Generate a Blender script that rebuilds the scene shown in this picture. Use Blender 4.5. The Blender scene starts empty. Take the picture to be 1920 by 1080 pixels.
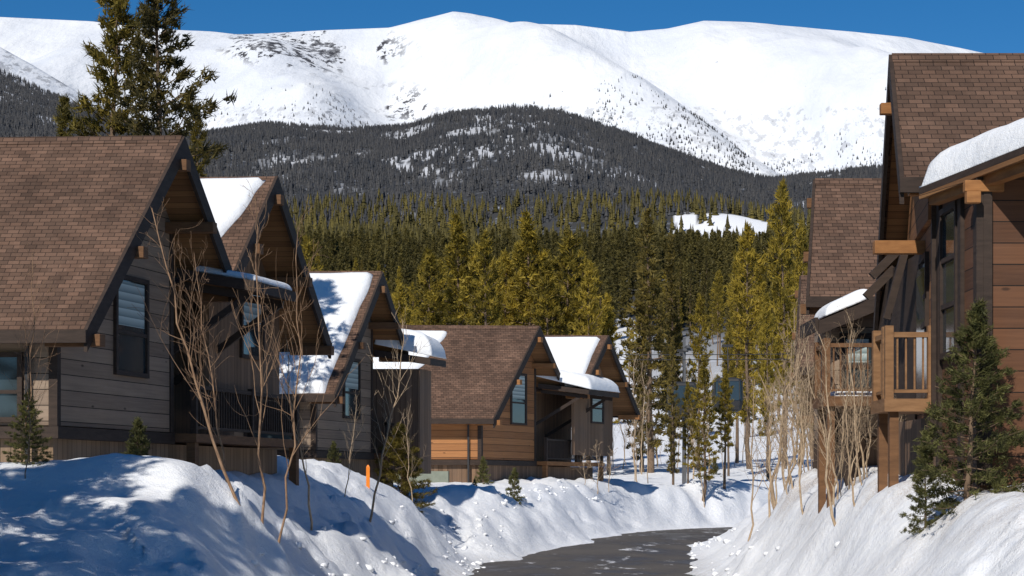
import bpy, math, random
import numpy as np
from mathutils import Vector, Matrix
random.seed(7); rng=np.random.default_rng(7)
scene=bpy.context.scene
COL=scene.collection
K=3733.0; CH=2.6
def pos(px,py,d): return ((px-960)/K*d, d, CH+(910-py)/K*d)

# ---------------------------------------------------------------- node helpers
def newmat(name):
    m=bpy.data.materials.new(name); m.use_nodes=True
    nt=m.node_tree; b=nt.nodes['Principled BSDF']; b.inputs['Specular IOR Level'].default_value=0.25
    return m,nt,b
def nd(nt,t,ins={},**props):
    n=nt.nodes.new(t)
    for k,v in props.items(): setattr(n,k,v)
    for k,v in ins.items():
        s=n.inputs[k]
        if isinstance(v,bpy.types.NodeSocket): nt.links.new(v,s)
        else:
            if isinstance(v,tuple) and len(v)==3 and s.type=='RGBA': v=(*v,1)
            s.default_value=v
    return n
def math_(nt,op,a,b=0.0,c=None,clamp=False):
    ins={0:a,1:b}
    if c is not None: ins[2]=c
    n=nd(nt,'ShaderNodeMath',ins,operation=op,use_clamp=clamp); return n.outputs[0]
def mix(nt,f,a,b,bt='MIX'):
    n=nt.nodes.new('ShaderNodeMix'); n.data_type='RGBA'; n.blend_type=bt
    for i,v in ((0,f),(6,a),(7,b)):
        s=n.inputs[i]
        if isinstance(v,bpy.types.NodeSocket): nt.links.new(v,s)
        else:
            if isinstance(v,tuple) and len(v)==3: v=(*v,1)
            s.default_value=v
    return n.outputs[2]
def ramp(nt,f,a,b):
    n=nd(nt,'ShaderNodeMapRange',{0:f,1:a,2:b,3:0.0,4:1.0},clamp=True); return n.outputs[0]
def noise(nt,vec,scale,detail=4,rough=0.55):
    n=nd(nt,'ShaderNodeTexNoise',{'Scale':scale,'Detail':detail,'Roughness':rough})
    if vec is not None: nt.links.new(vec,n.inputs['Vector'])
    return n.outputs['Fac']
def bump(nt,b,h,strength,dist):
    n=nd(nt,'ShaderNodeBump',{'Height':h,'Strength':strength,'Distance':dist}); nt.links.new(n.outputs[0],b.inputs['Normal'])
def L(nt,a,b): nt.links.new(a,b)
def texc(nt,k): return nd(nt,'ShaderNodeTexCoord').outputs[k]
def mapping(nt,v,sc): return nd(nt,'ShaderNodeMapping',{'Vector':v,'Scale':sc}).outputs[0]

# ---------------------------------------------------------------- materials
def m_snow(name,clods=True):
    m,nt,b=newmat(name); g=nd(nt,'ShaderNodeNewGeometry').outputs['Position']
    n1=noise(nt,g,0.6,6,.6); n2=noise(nt,g,5,8,.65); n3=noise(nt,g,40,3,.6)
    col=mix(nt,ramp(nt,n2,.35,.7),(.80,.82,.85),(.89,.89,.89))
    L(nt,col,b.inputs['Base Color']); b.inputs['Roughness'].default_value=.55
    h=math_(nt,'ADD',math_(nt,'MULTIPLY',n2,.7),math_(nt,'MULTIPLY',n3,.12)); h=math_(nt,'ADD',h,n1)
    bump(nt,b,h,.75,.1 if clods else .06)
    return m
def m_shingle(name,c1,c2,mort):
    m,nt,b=newmat(name); uv=texc(nt,'UV')
    br=nd(nt,'ShaderNodeTexBrick',{'Vector':uv,'Color1':c1,'Color2':c2,'Mortar':mort,'Scale':1.0,'Mortar Size':.007,'Mortar Smooth':.4,'Bias':.1,'Brick Width':.22,'Row Height':.118})
    br2=nd(nt,'ShaderNodeTexBrick',{'Vector':mapping(nt,uv,(1,1,1)),'Color1':(1,1,1),'Color2':(.70,.67,.65),'Mortar':(.8,.8,.8),'Scale':1.0,'Mortar Size':.0,'Bias':-.2,'Brick Width':.35,'Row Height':.118})
    br2.offset=.37
    col=mix(nt,.8,br.outputs[0],br2.outputs[0],'MULTIPLY')
    n=noise(nt,uv,.5,5,.6)
    col=mix(nt,1.0,col,mix(nt,ramp(nt,n,.3,.7),(.76,.75,.74),(1.22,1.19,1.16)),'MULTIPLY')
    n5=noise(nt,mapping(nt,uv,(1.4,.25,1)),1.0,4,.6)
    col=mix(nt,1.0,col,mix(nt,ramp(nt,n5,.35,.65),(.88,.88,.88),(1.08,1.08,1.08)),'MULTIPLY')
    n2=noise(nt,uv,60,2,.6)
    col=mix(nt,1.0,col,mix(nt,n2,(.6,.6,.6),(1.4,1.4,1.4)),'MULTIPLY')
    L(nt,col,b.inputs['Base Color']); b.inputs['Roughness'].default_value=.9
    sx=nd(nt,'ShaderNodeSeparateXYZ',{0:uv}); v=math_(nt,'FRACT',math_(nt,'DIVIDE',sx.outputs[1],.118))
    h=math_(nt,'ADD',math_(nt,'MULTIPLY',v,-.6),math_(nt,'MULTIPLY',br.outputs['Fac'],-.6))
    bump(nt,b,h,.8,.02); return m
def m_boards(name,c1,c2,pitch,vertical=False,groove=.05,knots=True,weather=0.35):
    m,nt,b=newmat(name); uv=texc(nt,'UV'); sx=nd(nt,'ShaderNodeSeparateXYZ',{0:uv})
    u,v=(sx.outputs[1],sx.outputs[0]) if vertical else (sx.outputs[0],sx.outputs[1])
    q=math_(nt,'DIVIDE',v,pitch); fl=math_(nt,'FLOOR',q); fr=math_(nt,'FRACT',q)
    wn=nd(nt,'ShaderNodeTexWhiteNoise',{'W':fl},noise_dimensions='1D').outputs[0]
    vec=nd(nt,'ShaderNodeCombineXYZ',{0:math_(nt,'ADD',math_(nt,'MULTIPLY',u,.35),math_(nt,'MULTIPLY',wn,37.0)),1:math_(nt,'MULTIPLY',v,9.0),2:wn}).outputs[0]
    n=noise(nt,vec,2.2,6,.65)
    f=math_(nt,'ADD',math_(nt,'MULTIPLY',n,.75),math_(nt,'MULTIPLY',wn,.35))
    col=mix(nt,ramp(nt,f,.25,.85),c1,c2)
    gr=noise(nt,uv,1.1,5,.6); col=mix(nt,math_(nt,'MULTIPLY',ramp(nt,gr,.4,.75),weather),col,(.12,.105,.095))
    if knots:
        vo=nd(nt,'ShaderNodeTexVoronoi',{'Vector':mapping(nt,uv,(1.3,3.2,1)) if not vertical else mapping(nt,uv,(3.2,1.3,1)),'Scale':1.0}).outputs['Distance']
        col=mix(nt,math_(nt,'MULTIPLY',ramp(nt,vo,.10,.05),.7),col,(.025,.015,.01))
    g=math_(nt,'LESS_THAN',fr,groove); col=mix(nt,g,col,(.012,.009,.007))
    L(nt,col,b.inputs['Base Color']); b.inputs['Roughness'].default_value=.75
    bump(nt,b,math_(nt,'SUBTRACT',math_(nt,'MULTIPLY',n,.25),math_(nt,'ADD',g,math_(nt,'MULTIPLY',fr,.25))),.6,.02); return m
def m_wood(name,c1,c2,sc=3.0,rough=.7):
    m,nt,b=newmat(name); o=texc(nt,'Object')
    n=noise(nt,mapping(nt,o,(1,1,5)),sc,6,.65); n2=noise(nt,o,.9,3)
    L(nt,mix(nt,ramp(nt,math_(nt,'ADD',math_(nt,'MULTIPLY',n,.7),math_(nt,'MULTIPLY',n2,.3)),.3,.7),c1,c2),b.inputs['Base Color'])
    b.inputs['Roughness'].default_value=rough; bump(nt,b,n,.4,.01); return m
def m_glass(name,c=(.02,.028,.03)):
    m,nt,b=newmat(name); g=texc(nt,'Object'); n=noise(nt,g,.8,2)
    L(nt,mix(nt,n,c,(c[0]*2.2,c[1]*2.2,c[2]*2.4)),b.inputs['Base Color']); b.inputs['Roughness'].default_value=.06
    b.inputs['Specular IOR Level'].default_value=.7; bump(nt,b,n,.05,.02); return m
def m_blind(name):
    m,nt,b=newmat(name); sx=nd(nt,'ShaderNodeSeparateXYZ',{0:texc(nt,'UV')})
    f=math_(nt,'FRACT',math_(nt,'DIVIDE',sx.outputs[1],.16))
    L(nt,mix(nt,ramp(nt,f,.0,.9),(.14,.20,.20),(.50,.58,.56)),b.inputs['Base Color']); b.inputs['Roughness'].default_value=.35; return m
def m_leaf(name,dark,light,sc=1.2,lo=.45,hi=1.15):
    m,nt,b=newmat(name); o=texc(nt,'Object'); oi=nd(nt,'ShaderNodeObjectInfo').outputs['Random']
    n=noise(nt,o,sc,4,.6)
    a=nd(nt,'ShaderNodeAttribute',attribute_name='rnd').outputs['Fac']
    f=math_(nt,'ADD',math_(nt,'MULTIPLY',n,.9),math_(nt,'MULTIPLY',a,.45)); f=math_(nt,'ADD',f,math_(nt,'MULTIPLY',oi,.3))
    col=mix(nt,ramp(nt,f,lo,hi),dark,light)
    L(nt,col,b.inputs['Base Color']); b.inputs['Roughness'].default_value=.6
    t=nd(nt,'ShaderNodeBsdfTranslucent',{'Color':col}); ms=nd(nt,'ShaderNodeMixShader',{0:.35})
    L(nt,b.outputs[0],ms.inputs[1]); L(nt,t.outputs[0],ms.inputs[2])
    L(nt,ms.outputs[0],nt.nodes['Material Output'].inputs[0]); return m
def m_bark(name,c1,c2,sc=6):
    m,nt,b=newmat(name); o=texc(nt,'Object'); n=noise(nt,mapping(nt,o,(3,3,1)),sc,5,.6)
    oi=nd(nt,'ShaderNodeObjectInfo').outputs['Random']
    col=mix(nt,ramp(nt,n,.35,.65),c1,c2); col=mix(nt,math_(nt,'MULTIPLY',oi,.45),col,(.22,.14,.085))
    L(nt,col,b.inputs['Base Color']); b.inputs['Roughness'].default_value=.85; bump(nt,b,n,.5,.02); return m
def m_terrain(name):
    m,nt,b=newmat(name); g=nd(nt,'ShaderNodeNewGeometry').outputs['Position']
    a=nd(nt,'ShaderNodeAttribute',attribute_name='forest').outputs['Fac']
    sn=noise(nt,g,.6,6,.6); n2=noise(nt,g,5,8,.65); n3=noise(nt,g,40,3,.6)
    snow=mix(nt,ramp(nt,n2,.35,.7),(.80,.82,.86),(.90,.90,.90))
    sx=nd(nt,'ShaderNodeSeparateXYZ',{0:g})
    right=ramp(nt,sx.outputs[0],3.5,7); far=ramp(nt,sx.outputs[1],75,55)
    f=math_(nt,'MULTIPLY',math_(nt,'MULTIPLY',ramp(nt,noise(nt,g,.5,8,.68),.46,.60),right),far)
    f=math_(nt,'MULTIPLY',f,ramp(nt,n3,.38,.6)); f=math_(nt,'MULTIPLY',f,ramp(nt,sx.outputs[2],1.0,2.2))
    snow=mix(nt,math_(nt,'MULTIPLY',f,.85),snow,(.34,.25,.17))
    low=ramp(nt,sx.outputs[2],.4,.02)
    snow=mix(nt,math_(nt,'MULTIPLY',math_(nt,'MULTIPLY',low,.5),ramp(nt,n2,.35,.6)),snow,(.28,.25,.23))
    fl=noise(nt,g,.08,6,.7); fo=mix(nt,ramp(nt,fl,.55,.68),(.052,.052,.052),(.30,.32,.36))
    L(nt,mix(nt,a,snow,fo),b.inputs['Base Color']); b.inputs['Roughness'].default_value=.6
    h=math_(nt,'ADD',math_(nt,'ADD',math_(nt,'MULTIPLY',n2,.55),math_(nt,'MULTIPLY',n3,.14)),math_(nt,'MULTIPLY',sn,.8))
    bump(nt,b,h,.8,.12); return m
def m_mountain(name):
    m,nt,b=newmat(name); g=nd(nt,'ShaderNodeNewGeometry').outputs['Position']
    a=nd(nt,'ShaderNodeAttribute',attribute_name='rock').outputs['Fac']
    n=noise(nt,mapping(nt,g,(1,.25,.5)),.045,6,.7); n2=noise(nt,mapping(nt,g,(1,.3,.5)),.003,6,.55)
    n4=noise(nt,mapping(nt,g,(1,.2,.4)),.009,5,.6)
    r=math_(nt,'MULTIPLY',ramp(nt,n,.53,.56),ramp(nt,a,.05,.4))
    sp=ramp(nt,math_(nt,'ADD',n,math_(nt,'MULTIPLY',a,.2)),.69,.73)
    r=math_(nt,'MAXIMUM',r,math_(nt,'MULTIPLY',sp,.8))
    snow=mix(nt,ramp(nt,math_(nt,'ADD',math_(nt,'MULTIPLY',n2,.6),math_(nt,'MULTIPLY',n4,.4)),.38,.62),(.68,.71,.76),(.82,.83,.84))
    L(nt,mix(nt,r,snow,(.06,.058,.062)),b.inputs['Base Color']); b.inputs['Roughness'].default_value=.7
    bump(nt,b,math_(nt,'ADD',n2,math_(nt,'MULTIPLY',n4,.3)),.6,80.0); return m
def m_road(name):
    m,nt,b=newmat(name); g=nd(nt,'ShaderNodeNewGeometry').outputs['Position']
    n=noise(nt,mapping(nt,g,(1,.35,1)),.9,7,.65); n3=noise(nt,g,30,3); w=noise(nt,mapping(nt,g,(1,.5,1)),.35,5,.6)
    col=mix(nt,n3,(.068,.060,.054),(.135,.121,.108)); col=mix(nt,ramp(nt,w,.35,.6),col,mix(nt,.5,col,(.045,.041,.039)))
    col=mix(nt,ramp(nt,n,.59,.65),col,(.6,.6,.62)); 
    L(nt,col,b.inputs['Base Color'])
    L(nt,math_(nt,'SUBTRACT',.85,math_(nt,'MULTIPLY',ramp(nt,w,.45,.6),.5)),b.inputs['Roughness']); bump(nt,b,n3,.4,.01); return m
def m_plain(name,c,rough=.5,metal=0.0):
    m,nt,b=newmat(name); n=noise(nt,texc(nt,'Object'),4,3)
    L(nt,mix(nt,n,tuple(x*.75 for x in c),tuple(min(1,x*1.25) for x in c)),b.inputs['Base Color'])
    b.inputs['Roughness'].default_value=rough; b.inputs['Metallic'].default_value=metal; return m

M={}
M['terrain']=m_terrain('snowy_ground'); M['mount']=m_mountain('mountain_snow'); M['road']=m_road('asphalt')
M['snow']=m_snow('roof_snow',False); M['clod']=m_snow('clod_snow',False)
M['shingle']=m_shingle('brown_shingle',(.180,.108,.075),(.105,.065,.046),(.035,.023,.018))
M['side_grey']=m_boards('weathered_siding',(.175,.120,.085),(.38,.28,.20),.29,weather=.25)
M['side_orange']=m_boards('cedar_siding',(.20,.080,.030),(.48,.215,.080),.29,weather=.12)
M['side_gable']=m_boards('shaded_cedar_siding',(.16,.066,.027),(.38,.175,.07),.29,weather=.12)  # darker copy of the cedar siding, with shade put into its colour
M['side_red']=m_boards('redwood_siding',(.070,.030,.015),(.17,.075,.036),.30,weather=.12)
M['vert_brown']=m_boards('upright_boards',(.12,.072,.043),(.31,.19,.115),.2,True)
M['vert_tan']=m_boards('tan_upright_boards',(.17,.108,.063),(.37,.25,.155),.2,True)
M['soffit']=m_boards('soffit_boards',(.15,.07,.03),(.31,.16,.065),.15,weather=.05,knots=False)
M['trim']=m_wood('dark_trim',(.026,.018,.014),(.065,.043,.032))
M['beam']=m_wood('cedar_beam',(.19,.078,.026),(.40,.185,.066))
M['deck']=m_wood('weathered_deck_wood',(.15,.075,.033),(.33,.18,.085))
M['beamd']=m_wood('brown_beam',(.09,.045,.022),(.22,.11,.05))
M['glass']=m_glass('window_glass'); M['blind']=m_blind('window_blind')
M['metal']=m_plain('dark_metal',(.040,.040,.042),.6,.2); M['steel']=m_plain('grey_steel',(.12,.12,.125),.55,.4)
M['orange']=m_plain('orange_paint',(.8,.22,.02)); M['garage']=m_plain('pale_panel',(.22,.24,.19))
M['pine']=m_leaf('pine_needles',(.055,.048,.010),(.38,.275,.036),.5,.42,1.03)
M['pine2']=m_leaf('dark_pine_needles',(.042,.038,.014),(.21,.155,.035),.5)
M['pine3']=m_leaf('tall_pine_needles',(.035,.036,.012),(.24,.180,.03),.5)
M['far']=m_leaf('haze_tinted_needles',(.050,.055,.065),(.120,.115,.112),.02)  # distance haze is put into the needle colour as a paler blue-grey
M['mid']=m_leaf('wood_needles',(.055,.050,.020),(.215,.172,.046),.05)
M['spruce']=m_leaf('spruce_needles',(.042,.046,.018),(.20,.19,.06),1.5)
M['bark']=m_bark('pine_bark',(.07,.05,.035),(.22,.155,.105))
M['aspen']=m_bark('pale_aspen_bark',(.32,.225,.14),(.56,.43,.29)); M['aspend']=m_bark('brown_aspen_bark',(.18,.105,.062),(.40,.25,.15))

# ---------------------------------------------------------------- mesh helpers
def link(o): COL.objects.link(o)
def empty(name,loc,label,cat,group=None,kind=None):
    o=bpy.data.objects.new(name,None); o.location=loc; o.empty_display_size=.3
    o['label']=label; o['category']=cat
    if group: o['group']=group
    if kind: o['kind']=kind
    link(o); return o
def attach(o,p):
    o.parent=p
    o.matrix_parent_inverse=Matrix.Translation(-Vector(p.location)) if (p.parent is None and p.type=='EMPTY') else Matrix.Identity(4)
def fastmesh(name,V,Fc,mat,smooth=False,attrs={}):
    V=np.asarray(V,dtype=np.float32); Fc=np.asarray(Fc,dtype=np.int32); n=Fc.shape[1]
    me=bpy.data.meshes.new(name); me.vertices.add(len(V)); me.vertices.foreach_set('co',V.ravel())
    me.loops.add(Fc.size); me.loops.foreach_set('vertex_index',Fc.ravel())
    me.polygons.add(len(Fc)); me.polygons.foreach_set('loop_start',np.arange(0,Fc.size,n,dtype=np.int32))
    me.polygons.foreach_set('loop_total',np.full(len(Fc),n,dtype=np.int32))
    if smooth: me.polygons.foreach_set('use_smooth',np.ones(len(Fc),dtype=bool))
    me.update(calc_edges=True); me.materials.append(mat)
    for k,a in attrs.items():
        at=me.attributes.new(k,'FLOAT','POINT'); at.data.foreach_set('value',np.asarray(a,dtype=np.float32))
    return me
class MB:
    def __init__(s): s.v=[]; s.f=[]
    def hexa(s,p):
        n=len(s.v); s.v+=[tuple(q) for q in p]
        for f in ((0,3,2,1),(4,5,6,7),(0,1,5,4),(1,2,6,5),(2,3,7,6),(3,0,4,7)): s.f.append([n+i for i in f])
    def box(s,lo,hi,F=lambda a,b,z:(a,b,z)):
        x0,y0,z0=lo;x1,y1,z1=hi
        s.hexa([F(x0,y0,z0),F(x1,y0,z0),F(x1,y1,z0),F(x0,y1,z0),F(x0,y0,z1),F(x1,y0,z1),F(x1,y1,z1),F(x0,y1,z1)])
    def prism(s,pts,b0,b1,F):
        n=len(s.v); k=len(pts)
        s.v+=[F(a,b0,z) for a,z in pts]+[F(a,b1,z) for a,z in pts]
        s.f.append([n+i for i in range(k)]); s.f.append([n+k+i for i in reversed(range(k))])
        for i in range(k):
            j=(i+1)%k; s.f.append([n+i,n+k+i,n+k+j,n+j])
    def bar(s,p,q,t,up=(0,0,1)):
        p=Vector(p);q=Vector(q);d=(q-p).normalized(); u=Vector(up)
        if abs(d.dot(u))>.95: u=Vector((1,0,0))
        a=d.cross(u).normalized()*t/2; b=a.cross(d).normalized()*t/2
        s.hexa([p-a-b,p+a-b,q+a-b,q-a-b,p-a+b,p+a+b,q+a+b,q-a+b])
    def obj(s,name,mat,parent=None,smooth=False,bevel=0.0,**props):
        import bmesh
        me=bpy.data.meshes.new(name); me.from_pydata([tuple(v) for v in s.v],[],s.f)
        bm=bmesh.new(); bm.from_mesh(me); bmesh.ops.recalc_face_normals(bm,faces=bm.faces)
        uvl=bm.loops.layers.uv.new('UVMap')
        for f in bm.faces:
            f.normal_update(); n=f.normal
            if abs(n.z)>.97: u=Vector((1,0,0)); v=Vector((0,1,0))
            else: u=Vector((0,0,1)).cross(n).normalized(); v=n.cross(u).normalized()
            for l in f.loops: l[uvl].uv=(l.vert.co.dot(u),l.vert.co.dot(v))
            f.smooth=smooth
        bm.to_mesh(me); bm.free(); me.materials.append(mat)
        o=bpy.data.objects.new(name,me); link(o)
        if bevel>0:
            bv=o.modifiers.new('bevel','BEVEL'); bv.width=bevel; bv.segments=2; bv.limit_method='ANGLE'
        if parent: attach(o,parent)
        for k,v in props.items(): o[k]=v
        return o
    def parts(s,name,mat,parent,bevel=0.0):
        for i in range(0,len(s.v),8):
            m=MB(); m.hexa(s.v[i:i+8]); m.obj(name,mat,parent,bevel=bevel)

# ---------------------------------------------------------------- noise + terrain
def _h(ix,iy,seed):
    h=(ix.astype(np.int64)*374761393+iy.astype(np.int64)*668265263+seed*982451653)&0xffffffff
    h=((h^(h>>13))*1274126177)&0xffffffff; h=h^(h>>16); return (h&0xffffff)/float(0xffffff)
def vn(x,y,seed=0):
    ix=np.floor(x);iy=np.floor(y);fx=x-ix;fy=y-iy;fx=fx*fx*fx*(fx*(fx*6-15)+10);fy=fy*fy*fy*(fy*(fy*6-15)+10)
    a=_h(ix,iy,seed);b=_h(ix+1,iy,seed);c=_h(ix,iy+1,seed);d=_h(ix+1,iy+1,seed)
    return (a*(1-fx)+b*fx)*(1-fy)+(c*(1-fx)+d*fx)*fy
def fbm(x,y,o=4,seed=0):
    s=0;a=.5;t=0
    for i in range(o):
        s=s+a*vn(x*2**i*.8+y*2**i*.6+i*17.3,y*2**i*.8-x*2**i*.6-i*9.1,seed+i); t+=a; a*=.5
    return s/t
def sstep(t): t=np.clip(t,0,1); return t*t*(3-2*t)
def xc(y): return .00063*y**2+np.where(y>72,.010*(y-72)**2,0)
def rz_(y): return .5*sstep((y-55)/30)
RW=3.1
def crest(px): return np.interp(px,[-400,0,150,330,500,560,650,760,850,960,1050,1150,1250,1350,1450,1550,1650,1920,2400],
                                [95,134,200,258,234,238,248,240,214,202,212,245,285,320,342,332,322,300,280])
def G(x,y):
    x=np.asarray(x,float); y=np.asarray(y,float); c=xc(y)
    wob=(fbm(x*.5,y*.35,3,5)-.5)
    dl=(c-RW)-x+wob*1.5+2.3*np.exp(-((y-79)/10)**2); dr=x-(c+RW)+wob*.9
    HL=np.interp(y,[4,12,17,20,25,28,31,34,40,46,51,57,62,68,73,78,84,90,96,112],[1.5,1.8,2.35,2.0,1.7,2.4,3.15,2.9,2.6,2.8,3.3,3.1,2.0,1.9,2.2,1.8,2.0,2.4,2.4,2.0])
    HR=np.interp(y,[4,16,22,27,32,50,60,80,110],[.9,1.5,2.25,2.6,2.85,2.85,2.0,1.5,1.4])
    BL=np.interp(y,[0,20,25,36,50,75,110],[2.2,2.2,2.3,3.0,2.9,2.2,2.1]); BR=np.interp(y,[0,18,24,32,50,110],[1.3,1.9,2.4,2.8,2.7,2.0])
    def side(d,H,B,w):
        return H*sstep(d/w)**.85*(1-sstep((d-w*1.05)/4))+B*sstep((d-w*1.05)/4)
    wl=np.interp(y,[0,22,31,50,70],[3.8,3.6,3.2,5.2,3.4])
    wr=np.interp(y,[0,20,30,50,60],[4.0,3.2,3.0,3.3,3.8])
    z=np.where(dl>0,side(dl,HL,BL,wl),0)+np.where(dr>0,side(dr,HR,BR,wr),0)
    on=np.clip(np.maximum(dl,dr)/1.2,0,1)
    near=np.clip((170-y)/40,0,1)
    bank=on*(.35+.65*np.exp(-((np.maximum(dl,dr)-2.5)/3.0)**2))*near*np.where(dr>0,.65,.9)
    z=z+bank*((fbm(x*.33,y*.33,2,11)-.5)*.85+(fbm(x*.95,y*.75,3,21)-.5)*.42)
    cl=fbm(x*2.1,y*1.7,3,31); z=z+bank*np.clip(cl-.53,0,.2)*.75*(fbm(x*.3,y*.3,2,44)>.47)
    zf=np.interp(y,[0,110,150,220,300,600,1000],[0,0,2.0,7.5,16.5,64,128.5])
    px=960+K*x/np.maximum(y,1)
    zc=(910-crest(px))/K*2600
    s=np.clip((y-1000)/1600,0,1)
    far=np.where(y>1000,128.5+(zc-128.5)*s**.92,zf)
    far=np.where(y>2600,zc-(np.maximum(y-2600,0)/500.)**1.5*90,far)
    far=far+np.clip((y-200)/500,0,1)*(fbm(x/120,y/200,3,61)-.5)*26*np.clip((2700-y)/500,.1,1)
    return z+far+rz_(y)
def g1(x,y): return float(G(np.array([x]),np.array([y]))[0])
def dens(x,y):
    px=960+K*x/y
    n=fbm(x/45,y/130,4,77); hf=fbm(x/9,y/34,3,78)
    d=np.where((n>.58)&(y>1050),.6,1.0)
    d=np.where((n>.66)&(y>1050),.35,d)
    d=np.where((y>2300)&(hf>.56-.16*(y-2300)/300),.22,d)
    d=np.where(((((x-115)/58)**2+((y-985)/70)**2)<1.0)&(hf<.57),0.04,d)
    e=((px-965)/85)**2+((y-2080)/330)**2; d=np.where((e<1.2-.6*hf)&(hf>.49),.3,d)
    e=((px-860)/150)**2+((y-1420)/170)**2; d=np.where((e<1)&(hf>.52),.3,d)
    e=((px-650)/40)**2+((y-1500)/90)**2; d=np.where((e<1)&(hf>.5),.3,d)
    e=((px-1172)/34)**2+((y-330)/90)**2; d=np.where(e<1,.12,d)
    return d
ys=[4.0]
while ys[-1]<150: ys.append(ys[-1]*1.0062)
while ys[-1]<3150: ys.append(ys[-1]*1.013)
ys=np.array(ys); bs=np.linspace(-.44,.44,620)
Yg,Bg=np.meshgrid(ys,bs,indexing='ij'); Xg=Yg*Bg+Bg*3
Zg=G(Xg,Yg)
def gridfaces(r,c):
    i=np.arange(r*c).reshape(r,c)
    return np.stack([i[:-1,:-1].ravel(),i[:-1,1:].ravel(),i[1:,1:].ravel(),i[1:,:-1].ravel()],1)
fa=np.clip((Yg-230)/150,0,1)*np.clip(dens(Xg,np.maximum(Yg,10))*1.5-.1,0,1)
me=fastmesh('snowy_ground',np.stack([Xg.ravel(),Yg.ravel(),Zg.ravel()],1),gridfaces(*Xg.shape),M['terrain'],True,{'forest':fa.ravel()})
o=bpy.data.objects.new('snowy_ground',me); link(o); o['kind']='structure'; o['label']='snow covered ground with ploughed banks rising to a wooded hill'; o['category']='ground'
yy=np.linspace(3,125,240); cols=np.linspace(-RW-1.0,RW+1.0,9)
Yr,Cr=np.meshgrid(yy,cols,indexing='ij'); Xr=xc(Yr)+Cr
me=fastmesh('road',np.stack([Xr.ravel(),Yr.ravel(),rz_(Yr.ravel())+.02-.012*np.abs(Cr.ravel())/3],1),gridfaces(*Xr.shape),M['road'],True)
o=bpy.data.objects.new('road',me); link(o); o['kind']='structure'; o['label']='dark wet asphalt road curving between snowbanks'; o['category']='road'
RP=([-900,-300,0,170,380,440,520,600,730,790,850,900,960,1080,1180,1250,1320,1400,1500,1600,1700,1800,1855,1920,2200,2900],
    [60,20,30,38,62,66,60,55,50,35,24,34,42,45,58,52,38,42,49,58,69,88,100,118,160,240])
def mountz(x,y):
    px=960+K*x/y; R=(910-np.interp(px,*RP))/K*6500
    s=np.clip((y-2900)/3600,0,1); z=150+(R-150)*s**1.08
    w=np.sin(np.pi*s)**.8
    def spur(x0,x1,A,W):
        xs=x0+(x1-x0)*s; return A*np.exp(-((x-xs)/W)**2)
    z=z+w*(spur(700,-190,170,280)+spur(-100,-900,120,200)+spur(1500,700,150,260)+spur(-1500,-1050,120,260)-spur(100,-420,120,200)-spur(1000,300,100,180)+spur(1900,1250,100,180))
    z=z+w*(fbm(x/420,y/900,4,91)-.5)*130+w*(fbm(x/130,y/500,3,95)-.5)*16
    z=np.where(y>6500,R-(np.maximum(y-6500,0)/700)**2*200-(y-6500)*.12,z)
    return z
ym=np.linspace(2850,7300,330); bm_=np.linspace(-.5,.5,620)
Ym,Bm=np.meshgrid(ym,bm_,indexing='ij'); Xm=Ym*Bm; Zm=mountz(Xm,Ym)
pxm=960+K*Xm/Ym; pym=910-(Zm-CH)/Ym*K
rock=np.exp(-((pxm-610)/110)**2-((pym-92)/32)**2)*1.3+.9*np.exp(-((pxm-480)/50)**2-((pym-85)/20)**2)+.4*np.exp(-((pxm-740)/120)**2-((pym-190)/30)**2)
rock=rock*(fbm(Xm/90,Ym/300,3,99)>.47)
rock+=.15*(pym>200)
me=fastmesh('snow_mountain',np.stack([Xm.ravel(),Ym.ravel(),Zm.ravel()],1),gridfaces(*Xm.shape),M['mount'],True,{'rock':rock.ravel()})
o=bpy.data.objects.new('snow_mountain',me); link(o); o['kind']='structure'; o['label']='broad snow covered mountain ridge with a few rock outcrops'; o['category']='mountain'
def shoulder(x,y):
    px=960+K*x/y; R=(910-np.interp(px,[-900,-200,0,60,140,220,300],[20,40,85,118,166,215,260]))/K*4300
    s=np.clip((y-2900)/1400,0,1); z=R*(.35+.65*s); z=z+np.sin(np.pi*s)*(fbm(x/200,y/300,3,101)-.5)*60
    return np.where(y>4300,R-(y-4300)*.5,z)
ym=np.linspace(2850,4800,90); b2=np.linspace(-.5,-.17,160); Y2,B2=np.meshgrid(ym,b2,indexing='ij'); X2=Y2*B2
me=fastmesh('snow_ridge',np.stack([X2.ravel(),Y2.ravel(),shoulder(X2,Y2).ravel()],1),gridfaces(*X2.shape),M['mount'],True,{'rock':np.full(X2.size,.2)})
o=bpy.data.objects.new('snow_ridge',me); link(o); o['kind']='structure'; o['label']='lower snow covered shoulder ridge'; o['category']='mountain'

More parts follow.
